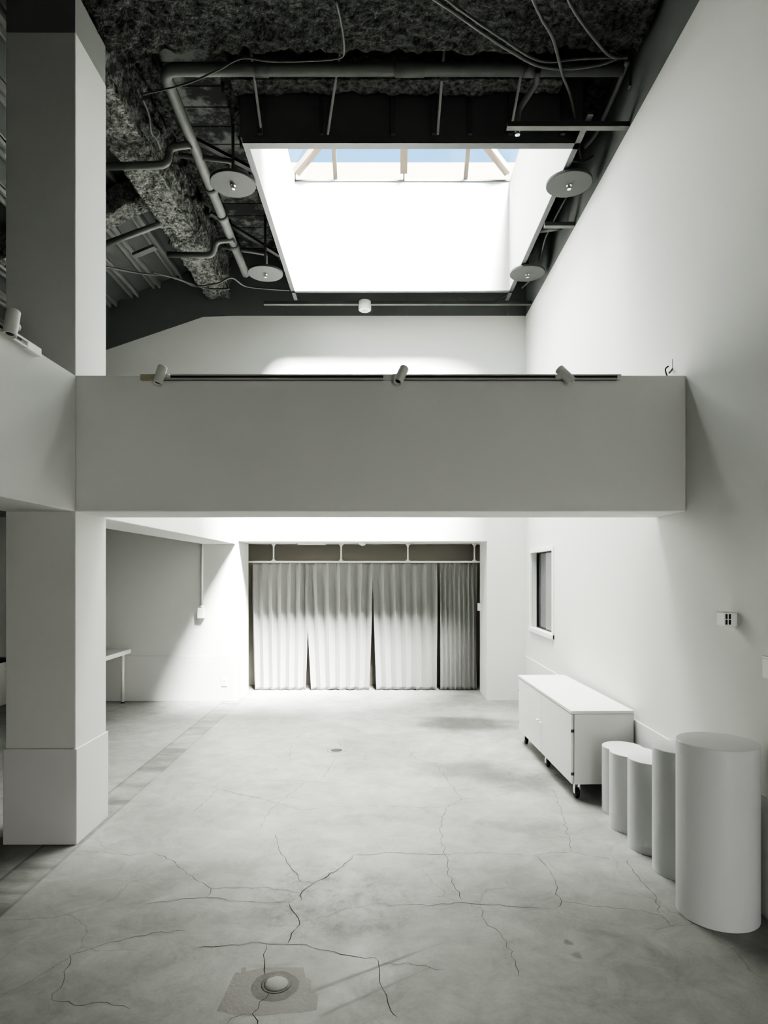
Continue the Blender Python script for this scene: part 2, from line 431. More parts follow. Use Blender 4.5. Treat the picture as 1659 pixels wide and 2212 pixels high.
w = MB().box(-2.371, -1.933, YR, C0, ZB, ZT)
struct(w.build('wall_balcony_near', M['wall'], bevel=.006))
w = MB().box(-2.41, -1.975, C1, YB - .04, ZB, ZT - .05)
struct(w.build('wall_balcony_far', M['wall'], bevel=.006))
w = MB().box(-6.2, -2.371, YR, C0, 2.45, 2.6).box(-6.2, -2.41, C1, YB, 2.45, 2.6).box(-6.2, -2.371, C0, C1, 2.45, 2.6)
struct(w.build('floor_mezzanine', M['dark2']))
# recess behind the opening
w = MB()
w.box(-2.4, 1.9, 9.3, 10.2, 2.127, 2.3).box(-2.4, -2.2, 9.3, 10.2, 0, 2.127).box(1.7, 1.9, 9.3, 10.2, 0, 2.127)
w.box(-2.2, 1.7, 9.85, 10.2, 0, 2.127, 1)
w.box(-2.2, -1.946, 9.3, 9.31, 0, 2.127, 1)
struct(w.build('wall_recess', [M['wall'], M['brown']]))
# skirting, 0.6 m high
def skirt(name, boxes):
    b = MB()
    for q in boxes: b.box(*q)
    return struct(b.build(name, M['skirt'], bevel=.004))
skirt('baseboard_right', [(XR - .012, XR, YR, YB, 0, .6)])
skirt('baseboard_back', [(-6.2, -1.995, YB - .052, YB - .04, 0, .6)])
# ceiling: flat deck with a hole for the skylight, sloped boards on the left
HX0, HX1, HY0, HY1 = -1.175, 1.625, 5.255, 8.095
w = MB()
for (x0, x1, y0, y1) in ((-2.3, XR, YR, HY0), (-2.3, XR, HY1, 9.3), (-2.3, HX0, HY0, HY1), (HX1, XR, HY0, HY1)):
    w.box(x0, x1, y0, y1, ZC, ZC + .12)
RF = lambda x: 5.71 + .427 * (x + 2.69)
w.prism([(-6.4, RF(-6.4)), (-2.3, RF(-2.3)), (-2.3, ZC + .12), (-6.4, RF(-6.4) + .3)], YR, 9.3, 1)
struct(w.build('ceiling', [M['deck'], M['roofpanel']]))

# ------------------------------------------------------------------ column
col = thing('column', 'tall white square column carrying the balcony, left of the floor', 'column', (-2.152, (C0 + C1) / 2, 0))
def local(o_loc, b, name, mat, parent, bevel=0):
    bmesh.ops.translate(b.bm, verts=b.bm.verts[:], vec=-Vector(o_loc))
    return b.build(name, mat, parent, bevel)
local(col.location, MB().box(-2.371, -1.933, C0, C1, .6, 5.09), 'shaft', M['wall'], col, .005)
local(col.location, MB().box(-2.383, -1.921, C0 - .01, C1 + .012, 0, .6), 'base_cladding', M['skirt'], col, .005)
local(col.location, MB().box(-2.368, -1.936, C0 + .003, C1 - .003, 5.09, 5.36), 'dark_top', M['dark2'], col)['label'] = 'dark painted top of column'

# ------------------------------------------------------------------ sprayed ceiling beams
def fibre_beam(name, x0, x1, y0, y1, z0, z1, label, mat, step=.03, amp=.04, shear=None, cat='beam'):
    b = MB(); bm = b.bm
    L = [x1 - x0, y1 - y0]
    ax = 0 if L[0] > L[1] else 1
    n = max(2, int(L[ax] / step))
    wdt = L[1 - ax]; hgt = z1 - z0
    prof = []
    for k in range(int(hgt / step) + 1): prof.append((0, 1 - k / int(hgt / step)))
    for k in range(1, int(wdt / step) + 1): prof.append((k / int(wdt / step), 0))
    for k in range(1, int(hgt / step) + 1): prof.append((1, k / int(hgt / step)))
    c = Vector(((x0 + x1) / 2, (y0 + y1) / 2, (z0 + z1) / 2))
    rows = []
    for i in range(n + 1):
        t = i / n; row = []
        for u, v in prof:
            p = Vector((x0 + t * L[0], y0 + u * wdt, z0 + v * hgt)) if ax == 0 else Vector((x0 + u * wdt, y0 + t * L[1], z0 + v * hgt))
            d = Vector((0, (u - .5) * 2 * (0 if 0 < u < 1 else 1), -1 if v == 0 else 0)) if ax == 0 else Vector(((u - .5) * 2 * (0 if 0 < u < 1 else 1), 0, -1 if v == 0 else 0))
            a = noise.fractal(p * 7, 1, 2, 3) * .7 + noise.noise(p * 23) * .5
            p = p + d.normalized() * (a * amp - amp * .3)
            if shear: p.z += shear * (p.x - x1)
            row.append(bm.verts.new(p))
        rows.append(row)
    for a, q in zip(rows, rows[1:]):
        for k in range(len(prof) - 1):
            f = bm.faces.new([a[k], a[k + 1], q[k + 1], q[k]]); f.smooth = True
    bm.faces.new(rows[0]); bm.faces.new(rows[-1][::-1])
    bm.faces.new([r[0] for r in (rows[0], rows[-1])] + [r[-1] for r in (rows[-1], rows[0])])
    return tag(b.build(name, mat), label, cat)
fibre_beam('ceiling_beam', -2.0, XR - .04, 3.75, 4.74, 5.5, 5.99, 'thick fibre-sprayed beam across the top of the photo, above the long pipe', M['fibre_dark'], .026, .045)
fibre_beam('ceiling_beam', -2.36, -2.03, 2.0, YB - .03, 5.33, 5.99, 'long fibre-sprayed beam running from the column top back to the far wall', M['fibre'], .026, .04)
fibre_beam('ceiling_beam', -1.2, 1.40, 5.03, 5.20, 5.53, 5.8, 'rounded dark fibre-sprayed beam along the near side of the skylight box', M['fibre'], .03, .035)
fibre_beam('ceiling_beam', 1.69, 1.865, 4.9, 8.2, 5.72, 5.99, 'dark fibre-sprayed beam between skylight and right wall', M['fibre_dark'], .035, .035)
fibre_beam('ceiling_beam', -1.31, -1.18, 4.85, 8.55, 5.60, 5.99, 'dark fibre-sprayed beam along the left edge of the skylight', M['fibre_dark'], .035, .05)
fibre_beam('ceiling_beam', -3.9, -2.40, 6.5, 6.75, 5.47, 5.72, 'short sloped fibre-sprayed beam left of the long sprayed beam', M['fibre'], .03, .035, .427)
fibre_beam('ceiling_beam', -5.6, -2.40, 3.6, 4.0, 5.45, 5.7, 'sloped fibre-sprayed beam beside the column top at the left edge', M['fibre_dark'], .03, .04, .427)
fibre_beam('ceiling_beam', -2.02, -1.86, 4.9, 8.5, 5.82, 5.99, 'thin ragged strip of sprayed fibre on the deck left of the drain pipe', M['fibre_dark'], .03, .05)

# purlins under the sloped boards
for i in range(9):
    x = -2.74 - .29 * i
    b = MB(); z = RF(x)
    b.box(x - .05, x - .028, 2.6, YB - .01, z - .075, z - .0).box(x + .028, x + .05, 2.6, YB - .01, z - .065, z + .015).box(x - .05, x + .05, 2.6, YB - .01, z - .02, z - .005)
    o = b.build('roof_purlin', M['purlin'])
    tag(o, 'grey steel channel purlin under the sloped roof boards left of the sprayed beam', 'purlin', 'purlins under the sloped roof')

# ------------------------------------------------------------------ skylight
SX0, SX1, SY0, SY1, SZ0, SZ1 = -1.103, 1.550, 5.33, 8.02, 5.2, 6.55
sk = thing('skylight', 'large rectangular skylight with bright white shaft in the dark ceiling', 'skylight', ((SX0 + SX1) / 2, (SY0 + SY1) / 2, SZ0))
def skp(b, name, mat, parent=sk, bevel=0, off=sk.location): return local(off, b, name, mat, parent, bevel)
t_ = .05
skp(MB().box(SX0 - t_, SX0, SY0 - t_, SY1 + t_, SZ0, SZ1).box(SX1, SX1 + t_, SY0 - t_, SY1 + t_, SZ0, SZ1)
    .box(SX0, SX1, SY0 - t_, SY0, SZ0, SZ1).box(SX0, SX1, SY1, SY1 + t_, SZ0, SZ1), 'shaft_lining', M['shaft'])
b = MB()
b.box(SX0 - .02 - t_, SX1 + .02 + t_, SY0 - t_ - .015, SY0 - t_ - .002, SZ0 + .04, ZC)
b.box(SX0 - t_ - .015, SX0 - t_ - .002, SY0 - t_, SY1 + t_, SZ0 + .04, ZC)
b.box(SX1 + t_ + .002, SX1 + t_ + .015, SY0 - t_, SY1 + t_, SZ0 + .04, ZC)
skp(b, 'shaft_casing', M['darker'])['label'] = 'dark outer casing of skylight shaft'
for px in (562, 695, 849, 938, 1015, 1103, 1215):
    x = (px - CX) / F * 5.25
    skp(MB().box(x - .018, x + .018, SY0 - t_ - .05, SY0 - t_ - .016, SZ0 + .05, 5.75), 'stud', M['rail'])
e = .045
fr = MB()
fr.box(SX0 - e, SX1 + e, SY0 - e - .02, SY0, SZ0 - .012, SZ0).box(SX0 - e, SX1 + e, SY0 - e - .026, SY0 - e - .02, SZ0 - .012, SZ0 + .055)
fr.box(SX0 - e, SX1 + e, SY1, SY1 + e, SZ0 - .012, SZ0)
fr.box(SX0 - e, SX0, SY0, SY1 + .34, SZ0 - .012, SZ0).box(SX1, SX1 + e, SY0 - .40, SY1 + .34, SZ0 - .012, SZ0)
skp(fr, 'steel_frame', M['steel'])
# glazing: hipped glass roof
RZ = 7.45; ry0, ry1 = SY0 + 1.1, SY1 - 1.1; xm = (SX0 + SX1) / 2
g = MB(); e2 = .03
A, B, C, D = [(x, y, SZ1 + .01) for x, y in ((SX0 - e2, SY0 - e2), (SX1 + e2, SY0 - e2), (SX1 + e2, SY1 + e2), (SX0 - e2, SY1 + e2))]
R0, R1 = (xm, ry0, RZ), (xm, ry1, RZ)
for q in ((A, B, R0), (B, C, R1, R0), (C, D, R1), (D, A, R0, R1)): g.bm.faces.new([g.bm.verts.new(p) for p in q])
skp(g, 'glass_roof', M['glass'])
def bar(p, q, wd, hg):
    p, q = Vector(p), Vector(q); d = (q - p); L = d.length; d.normalize()
    x = d.cross(Vector((0, 0, 1)))
    x = Vector((1, 0, 0)) if x.length < 1e-4 else x.normalized()
    y = x.cross(d)
    mt = Matrix(((x.x, d.x, y.x, p.x), (x.y, d.y, y.y, p.y), (x.z, d.z, y.z, p.z), (0, 0, 0, 1)))
    return mt, L
def bar_into(b, p, q, wd, hg, mi=0):
    mt, L = bar(p, q, wd, hg); return b.box(-wd / 2, wd / 2, 0, L, -hg / 2, hg / 2, mi, mt)
zr = SZ1 + .09
ra = [((SX0 + .02, SY1 - .03, zr), (xm, ry1, RZ - .06)), ((SX1 - .02, SY1 - .03, zr), (xm, ry1, RZ - .06)),
      ((SX0 + .02, SY0 + .03, zr), (xm, ry0, RZ - .06)), ((SX1 - .02, SY0 + .03, zr), (xm, ry0, RZ - .06)),
      ((xm + .02, SY1 - .03, zr), (xm, ry1, RZ - .06)), ((xm, ry0, RZ - .06), (xm, ry1, RZ - .06))]
for p, q in ra: skp(bar_into(MB(), p, q, .085, .07), 'rafter', M['rafter'])
for px in (728, 1000):
    x = (px - CX) / F * 8.3
    tt = 1 - abs(x - xm) / ((SX1 - SX0) / 2)
    skp(bar_into(MB(), (x, SY1 + .03, SZ1 + .03), (x, SY1 + .03 - 1.1 * tt, SZ1 + .03 + (RZ - SZ1) * tt), .05, .03), 'glazing_bar', M['rafter'])
skp(MB().box(SX0, SX1, SY1 - .012, SY1 + .02, SZ1 - .004, SZ1 + .012), 'sill_bar', M['steel'])
for x0, x1 in ((SX0, SX0 + .012), (xm + .015, xm + .03), (SX1 - .012, SX1)):
    skp(MB().box(x0, x1, SY1 - .012, SY1, SZ1, SZ1 + .09), 'bracket', M['steel'])
# roof parapet seen through the glass
pa = MB().box(-3.2, 3.4, 9.5, 9.75, 6.2, 7.72)
tag(pa.build('roof_parapet', M['parapet']), 'cream parapet on the roof seen through the skylight glass', 'parapet')
ro = MB()
for (x0, x1, y0, y1) in ((-6.6, 4, YR - .4, SY0 - .1), (-6.6, 4, SY1 + .1, 10.4), (-6.6, SX0 - .1, SY0 - .1, SY1 + .1), (SX1 + .1, 4, SY0 - .1, SY1 + .1)):
    ro.box(x0, x1, y0, y1, 6.13, 6.2)
struct(ro.build('roof_deck', M['parapet']))

# support rails at Z 5.2
def rail(x0, x1, y, label):
    b = MB().box(x0, x1, y - .02, y + .02, SZ0 - .05, SZ0 - .013)
    r = tag(b.build('support_rail', M['rail']), label, 'rail', 'steel rails carrying the skylight frame')
    bpy_l = MB().box(x0, x1, y - .026, y + .026, SZ0 - .056, SZ0 - .05).build('lower_lip', M['pipe'], r)
    return r
rail((1095 - CX) / F * 5.02, XR + .003, 5.02, 'dark steel rail from right wall across the near corner of the skylight')
rail(SX1 + .045, XR + .003, 6.45, 'short dark steel rail between skylight frame and right wall, between two discs')
rail((570 - CX) / F * 8.32, XR + .003, 8.32, 'long dark steel rail beyond the far edge of the skylight')

# hanger rods holding the near frame edge
for px0, py0, px1 in ((548, 160, 566), (727, 160, 707), (955, 160, 945), (1125, 165, 1101)):
    p = PD(px1, 306, 5.275); p.z = 5.25; q = PD(px0, py0, 5.02)
    d = (q - p).normalized(); q = p + d * ((5.98 - p.z) / d.z)
    tag(MB().tube([p, q], .011, 8).build('hanger_rod', M['rod']),
        {548: 'thin steel hanger rod at the left end of the skylight near edge', 727: 'second thin hanger rod from the left along the skylight near edge',
         955: 'thin hanger rod right of the middle of the skylight near edge', 1125: 'thin hanger rod nearest the right end of the skylight near edge'}[px0], 'rod', 'hanger rods above the skylight near edge')

# ------------------------------------------------------------------ sprinkler discs
def make_disc(label, loc):
    t = thing('sprinkler_disc', label, 'sprinkler', loc, 'round sprinkler discs by the skylight')
    MB().lathe([(0, .03), (.19, .03), (.2, .024), (.2, .004), (.196, 0), (0, 0)], seg=64).build('plate', M['disc'], t); sharp(t.children[0])
    h = MB().lathe([(0, .001), (.024, 0), (.024, -.008), (.014, -.012), (.012, -.03), (.018, -.034), (.018, -.039), (.006, -.042), (.0, -.042)], seg=24).build('sprinkler_head', M['chrome'], t)
    sharp(h); h['label'] = 'small chrome sprinkler nozzle under plate'
    MB().tube([(0, 0, .03), (0, 0, .845)], .014, 12).build('drop_pipe', M['pipe'], t)
    return t
d0 = make_disc('grey sprinkler disc left of the skylight, the nearer one beside the drain pipe', (-1.343, 5.76, 5.15))
dup(d0, (1.644, 5.76, 5.15), 'grey sprinkler disc overlapping the right skylight edge, the larger nearer one')
dup(d0, (-1.37, 7.48, 5.15), 'grey sprinkler disc at the far left corner of the skylight')
dup(d0, (1.654, 7.48, 5.15), 'grey sprinkler disc at the far right corner of the skylight')

# smoke detector below the far rail
t = thing('ceiling_detector', 'small white round detector hanging under the far rail', 'detector', tuple(PD(788, 672, 8.32)))
o = MB().lathe([(0, 0), (.06, 0), (.078, .012), (.08, .03), (.08, .115), (.074, .125), (0, .125)], seg=40).build('housing', M['white'], t); sharp(o)
MB().lathe([(0, -.006), (.03, -.006), (.034, 0), (0, .001)], seg=24).build('sensor_cap', M['lamp'], t)
MB().tube([(0, 0, .125), (0, 0, 5.144 - t.location.z)], .012, 8).build('stem', M['rail'], t)

# ------------------------------------------------------------------ pipes
zp = 5.5
main = thing('drain_pipe', 'thick grey pipe running across below the beam and turning back to the far disc', 'pipe')
pA = PZ(352, 150, zp); pB = PZ(1345, 150, zp)
pB2 = PD(530, 590, 7.9)
MB().tube(elbow_path([pB, pA, pB2 + (pB2 - pA).normalized() * .02], .1, 8), .046, 20).build('pipe_run', M['pipe'], main)
def collar(p, d, r, l, parent, name='coupling'):
    p = Vector(p); d = Vector(d).normalized()
    MB().tube([p - d * l / 2, p + d * l / 2], r, 20).build(name, M['pipe'], parent)
for px in (565, 885, 1145):
    collar(PZ(px, 150, zp), (1, 0, 0), .053, .10 if px != 885 else .22, main)
dv = (pB2 - pA)
for k in (.47, .62, .8): collar(pA + dv * k, dv, .053, .09, main)
branch = thing('branch_pipe', 'grey pipe crossing under the sprayed beam near the column, bending up to the drain pipe', 'pipe')
MB().tube(elbow_path([PZ(205, 360, 5.25), PZ(362, 356, 5.25), PZ(366, 318, 5.42), PZ(412, 312, 5.42)], .07, 6), .032, 14).build('pipe_run', M['pipe'], branch)
branch2 = thing('branch_pipe', 'grey pipe under the far end of the sprayed beam, bending up to the drain pipe', 'pipe')
MB().tube(elbow_path([PZ(362, 550, 5.22), PZ(460, 552, 5.22), PZ(466, 520, 5.36), PZ(505, 517, 5.36)], .07, 6), .032, 14).build('pipe_run', M['pipe'], branch2)
for pts, lab in (([(386, 335), (500, 348), (503, 378)], 'thin grey pipe above the nearer left disc, passing the drain pipe'),
                 ([(478, 533), (574, 548), (575, 578)], 'thin grey pipe above the far left disc, passing the drain pipe')):
    p = [PZ(*q, 5.45) for q in pts]
    tag(MB().tube(elbow_path(p, .04), .022, 12).build('sprinkler_pipe', M['pipe']), lab, 'pipe')
tag(MB().tube([PZ(220, 530, 5.05), PZ(346, 484, 5.3)], .03, 12).build('sloped_pipe', M['pipe']), 'grey pipe sloping below the roof boards left of the sprayed beam', 'pipe')
sp_ = thing('sprinkler_pipe', 'bent grey pipe dropping from the long pipe to a bare sprinkler near the right rail', 'pipe')
pts = [PZ(1162, 152, 5.46), PZ(1160, 178, 5.44), PD(1120, 238, 5.10), PD(1118, 284, 5.10)]
MB().tube(elbow_path(pts, .04), .022, 12).build('pipe_run', M['pipe'], sp_)
MB().lathe([(0, 0), (.014, 0), (.014, -.02), (.02, -.022), (.02, -.028), (0, -.03)], tuple(pts[-1]), 16).build('sprinkler_head', M['chrome'], sp_)
tag(MB().tube(smooth_path([PZ(1357, 128, 5.5), PZ(1335, 185, 5.5), PZ(1308, 245, 5.48), PZ(1285, 290, 5.44), PZ(1262, 318, 5.4)]), .02, 12).build('conduit', M['pipe']), 'grey conduit curving back along the right wall beside the skylight', 'conduit')
tag(MB().tube([PZ(1165, 497, 5.3), PZ(1216, 490, 5.3)], .03, 12).build('short_pipe', M['pipe']), 'short grey pipe stub between skylight and right wall behind the short rail', 'pipe')
tag(MB().box(-.02, .02, -.02, .02, -.06, .06, 0, Matrix.Translation(PZ(1363, 172, 5.5))).build('junction_block', M['pipe']), 'small grey block fixed at the right end of the long pipe', 'bracket')
# diagonal braces
for a, b_, lab in (((418, 300), (556, 372), 'dark diagonal steel brace above the nearer left disc'),
                   ((455, 460), (604, 552), 'dark diagonal steel brace between the two left discs')):
    tag(bar_into(MB(), PZ(*a, 5.62), PZ(*b_, 5.5), .05, .03).build('steel_brace', M['rail']), lab, 'brace')
# small hardware among the sloped boards
tag(bar_into(MB(), PZ(290, 552, 5.15), PZ(336, 533, 5.2), .07, .03).build('steel_plate', M['steel']), 'short grey steel plate hung below the sloped roof boards', 'plate')

# ------------------------------------------------------------------ loose cables
def cable(name, pts, r, label):
    return tag(MB().tube(smooth_path(pts), r, 8).build(name, M['cable']), label, 'cable')
zc = 5.42
cable('hanging_cable', [PZ(930, -8, 5.4), PZ(975, 22, 5.4), PZ(1060, 82, 5.41), PZ(1110, 114, zc), PZ(1165, 142, zc), PZ(1230, 148, zc), PZ(1300, 138, zc), PZ(1336, 124, zc)], .012, 'thicker cable sagging diagonally across the top beam to the long pipe')
cable('hanging_cable', [PZ(960, -6, 5.39), PZ(990, 18, 5.39), PZ(1080, 80, 5.4), PZ(1165, 131, zc), PZ(1250, 127, zc), PZ(1342, 123, zc)], .009, 'thin cable beside the thicker diagonal one, then straight along the long pipe')
cable('hanging_cable', [PZ(1148, -8, 5.36), PZ(1170, 40, 5.36), PZ(1195, 85, 5.37), PZ(1215, 160, 5.38), PZ(1233, 210, 5.4), PZ(1243, 265, 5.4), PZ(1252, 320, 5.4), PZ(1255, 340, 5.4)], .011, 'grey cable dropping down past the rail to the nearer right disc')
cable('hanging_cable', [PZ(1224, -8, 5.4), PZ(1245, 30, 5.4), PZ(1280, 78, 5.41), PZ(1312, 115, zc), PZ(1335, 124, zc), PZ(1356, 123, zc)], .012, 'grey cable slanting across the right end of the top beam')
cable('hanging_cable', [PZ(726, 2, 5.40), PZ(738, 55, 5.41), PZ(743, 108, zc), PZ(730, 126, zc), PZ(650, 132, zc), PZ(580, 132, zc), PZ(522, 126, zc), PZ(470, 152, 5.40), PZ(400, 182, 5.40), PZ(308, 204, 5.42)], .007, 'thin cable draped left along the long pipe past its bend')
cable('hanging_cable', [PZ(308, 214, 5.5), PZ(322, 250, 5.5), PZ(326, 285, 5.5), PZ(338, 300, 5.5), PZ(346, 322, 5.5)], .008, 'short curly cable hanging beside the sprayed beam near the column')
cable('hanging_cable', [PZ(222, 575, 5.06), PZ(300, 590, 5.16), PZ(360, 596, 5.2), PZ(410, 612, 5.2), PZ(450, 624, 5.2), PZ(496, 624, 5.2)], .012, 'cable draped from the sloped boards under the far end of the sprayed beam')
cable('hanging_cable', [PZ(330, 588, 5.18), PZ(390, 604, 5.2), PZ(420, 618, 5.19), PZ(470, 612, 5.17), PZ(500, 600, 5.2), PZ(530, 618, 5.2), PZ(580, 624, 5.2), PZ(625, 627, 5.2)], .010, 'cable running along the top of the back wall to the skylight far corner')
cable('hanging_cable', [PZ(1224, 425, 5.4), PZ(1210, 450, 5.36), PZ(1190, 490, 5.33), PZ(1178, 515, 5.32), PZ(1166, 560, 5.3)], .010, 'slack cable along the right skylight edge between two discs')
cable('hanging_cable', [PZ(1232, 345, 5.42), PZ(1256, 350, 5.4), PZ(1282, 336, 5.44)], .009, 'short loop of cable above the nearer right disc')
cable('hanging_cable', [PZ(990, 640, 5.25), PZ(1020, 652, 5.22), PZ(1050, 656, 5.19), PZ(1078, 646, 5.22), PZ(1110, 628, 5.28)], .008, 'slack loop of cable hanging under the far rail near the right corner')
cable('hanging_cable', [PZ(1160, 585, 5.34), PZ(1150, 600, 5.3), PZ(1128, 622, 5.28)], .010, 'short slack cable behind the far right disc')
for px, lab in ((878, 'thin bracket blade hanging below the far rail near the middle'), (1097, 'thin bracket blade hanging below the far rail at the right corner')):
    p = PD(px, 640, 8.36)
    tag(MB().box(p.x - .01, p.x + .01, p.y, p.y + .012, 5.03, p.z + .02).build('hanging_bracket', M['pipe']), lab, 'bracket')

# ------------------------------------------------------------------ lighting tracks and spotlights
tz0, tz1 = ZT - .034, ZT - .002
def X_at(px): return (px - CX) / F * (C0 - .03)
tr = thing('lighting_track', 'long slim lighting track along the top edge of the bridge front', 'track', (0, C0, ZT))
def trp(b, name, mat): return local(tr.location, b, name, mat, tr)
b = MB().box(X_at(336), X_at(1338), C0 - .03, C0, tz0, tz0 + .010).box(X_at(336), X_at(1338), C0 - .03, C0, tz1 - .008, tz1).box(X_at(336), X_at(1338), C0 - .012, C0, tz0, tz1)
trp(b, 'channel', M['track'])
trp(MB().box(X_at(336), X_at(1335), C0 - .02, C0 - .0125, tz0 + .010, tz1 - .008), 'slot', M['black'])['label'] = 'black slot'
trp(MB().box(X_at(303), X_at(337), C0 - .032, C0, tz0 - .002, tz1), 'feed_box', M['beige'])['label'] = 'beige feed box at left end'
trp(MB().box(X_at(1334), X_at(1342), C0 - .031, C0, tz0 - .001, tz1), 'end_cap', M['lamp'])
trp(MB().box(X_at(828), X_at(850), C0 - .0315, C0, tz0 - .001, tz1), 'joiner', M['lamp'])

def make_spot(label, loc, rot, group, side, yaw=0):
    t = thing('track_spotlight', label, 'spotlight', loc, group, yaw)
    b = MB().lathe([(0, .060), (.026, .060), (.029, .056), (.029, -.058), (.027, -.060), (.024, -.060), (.022, -.052), (0, -.050)], seg=32)
    o = b.build('lamp_body', M['lamp'], t); sharp(o); o.location = (0, -.035, 0); o.rotation_euler = rot
    MB().lathe([(0, -.0495), (.0215, -.0515), (0, -.0517)], seg=24).build('lens', M['black'], o)
    MB().tube([(0, -.035, 0), (side * .032, -.012, 0)], .012, 12).build('swivel_arm', M['lamp'], t)
    MB().lathe([(0, -.012), (.016, -.012), (.020, 0), (.016, .012), (0, .012)], (side * .036, -.008, 0), 20).build('pivot', M['lamp'], t)
    return t
sz = (tz0 + tz1) / 2
gs = 'white spotlights on the bridge track'
make_spot('white cylindrical spotlight at the left end of the bridge track', (X_at(350), C0 - .03, sz), (math.radians(-12), math.radians(13), 0), gs, 1)
make_spot('white spotlight in the middle of the bridge track, tilted to point down left', (X_at(866), C0 - .03, sz), (math.radians(-22), math.radians(24), 0), gs, -1)
make_spot('white spotlight near the right end of the bridge track, tilted to point down right', (X_at(1218), C0 - .03, sz), (math.radians(-15), math.radians(-40), 0), gs, -1)
# left balcony track
tl = thing('lighting_track', 'short visible end of the white lighting track on the left balcony edge', 'track', (-1.933, 3.4, ZT))
b = MB().box(-1.933, -1.903, .6, 3.54, tz0 - .004, tz0 + .008).box(-1.933, -1.903, .6, 3.54, tz1 - .004, tz1 + .008).box(-1.933, -1.92, .6, 3.54, tz0, tz1)
local(tl.location, b, 'channel', M['lamp'], tl)
local(tl.location, MB().box(-1.9205, -1.912, .6, 3.42, tz0 + .008, tz1 - .004), 'slot', M['black'], tl)['label'] = 'black slot'
local(tl.location, MB().box(-1.933, -1.901, 3.46, 3.60, tz0 - .006, tz1 + .008), 'end_cap', M['white'], tl, .003)
s4 = make_spot('white spotlight standing upright on the left balcony track by the column', (-1.905, 3.275, sz + .035), (math.radians(-6), math.radians(12), 0), 'white spotlights on the balcony track', 1, math.radians(60)); s4.scale = (1.15, 1.15, 1.15)

# hook and cable at the right end of the bridge top
hk = thing('wall_hook', 'small bent metal hook with black cable on the bridge top at right', 'hook', tuple(PD(1447, 805, 4.2)))
p0 = hk.location
def lp(px, py, d=4.25): return PD(px, py, d) - p0
MB().box(-.012, .012, -.006, .006, 0, .001).bm.free()
MB().tube([lp(1454, 776), lp(1454, 795), lp(1449, 802), lp(1445, 806)], .006, 8).build('hook', M['steel'], hk)
MB().tube(smooth_path([lp(1444, 791), lp(1438, 796), lp(1438, 803), lp(1441, 812)]), .005, 8).build('cable', M['black'], hk)
MB().tube([lp(1441, 812), lp(1441, 812) + Vector((0, 0, -.03))], .005, 8).build('cable_tail', M['black'], hk)

# ------------------------------------------------------------------ wall devices
def plate_thing(name, label, cat, x0, x1, y0, y1, z0, z1): 
    return thing(name, label, cat, ((x0 + x1) / 2, (y0 + y1) / 2, (z0 + z1) / 2))
# sensor box on the right wall
t = thing('wall_sensor_box', 'small white box with black vents on the right wall', 'sensor', (XR, 3.50, 1.452))
MB().box(-.070, 0, -.03, .05, -.036, .034).build('housing', M['white'], t, .004)
b = MB()
for zz in (-.028, .002):
    for xx in (-.064, -.046): b.box(xx, xx + .011, -.0315, -.029, zz, zz + .027)
b.build('vent_slots', M['black'], t)['label'] = 'four black vent slots'
MB().box(-.074, 0, -.03, .055, .034, .038).build('lid', M['lamp'], t)
# white switch plate at the right photo edge
t = thing('switch_plate', 'bright white switch plate on the right wall at the photo edge', 'switch', (XR, 3.16, 1.235))
MB().box(-.016, 0, -.06, .055, -.052, .044).build('plate', M['white'], t, .003)
MB().box(-.018, 0, -.06, .057, .046, .054).build('top_cap', M['white'], t, .002)
# conduit dropping to a switch box on the left back wall
yw = YB - .04
t = thing('wall_switch_box', 'white switch box on the left back wall with conduit from the soffit', 'switch', (-2.425, yw, 1.17))
MB().box(-.045, .045, -.055, 0, -.07, .07).build('box', M['white'], t, .008)
MB().tube([(.012, -.02, .07), (.012, -.02, ZB - 1.17)], .015, 14).build('conduit', M['white'], t)
MB().tube([(.012, -.02, .065), (.012, -.02, .10)], .02, 14).build('conduit_socket', M['white'], t)
t = thing('wall_outlet', 'white double power outlet low on the left back wall', 'outlet', ((485 - CX) / F * 8.6, yw - .012, .26))
MB().box(-.04, .04, -.008, 0, -.062, .062).build('cover_plate', M['white'], t, .003)
MB().box(-.016, .016, -.011, -.008, .008, .034).build('socket', M['lamp'], t)
MB().box(-.016, .016, -.011, -.008, -.034, -.008).build('socket', M['lamp'], t)
t = thing('jamb_switch_box', 'small white box on the right jamb beside the curtain', 'switch', (1.3755, 9.2, 1.22))
MB().box(-.045, 0, -.04, .04, -.055, .055).build('housing', M['white'], t, .006)
MB().box(-.048, -.044, -.02, .02, -.03, .03).build('rocker', M['lamp'], t, .002)

# ------------------------------------------------------------------ window in the right wall
wn = struct(bpy.data.objects.new('window_1', None)); COL.objects.link(wn); wn.location = (XR, (WY0 + WY1) / 2, WZ0)
def wp(b, name, mat, bevel=0): return local(wn.location, b, name, mat, wn, bevel)
f_ = .045
wp(MB().box(XR - .018, XR + .01, WY0 - f_, WY0 + .006, WZ0 - f_, WZ1 + f_).box(XR - .018, XR + .01, WY1 - .006, WY1 + f_, WZ0 - f_, WZ1 + f_)
   .box(XR - .018, XR + .01, WY0, WY1, WZ1 - .006, WZ1 + f_).box(XR - .03, XR + .01, WY0 - f_, WY1 + f_, WZ0 - f_, WZ0 + .006), 'window_frame', M['white'], .003)
wp(MB().box(XR + .075, XR + .085, WY0, 7.87, WZ0, WZ1), 'pane', M['pane'])
wp(MB().box(XR + .09, XR + .10, 7.83, WY1, WZ0, WZ1), 'pane', M['pane2'])
wp(MB().box(XR + .066, XR + .09, WY1 - .02, WY1, WZ0, WZ1).box(XR + .066, XR + .09, WY0, WY1, WZ0, WZ0 + .012).box(XR + .066, XR + .09, WY0, WY1, WZ1 - .012, WZ1), 'sash', M['black'])
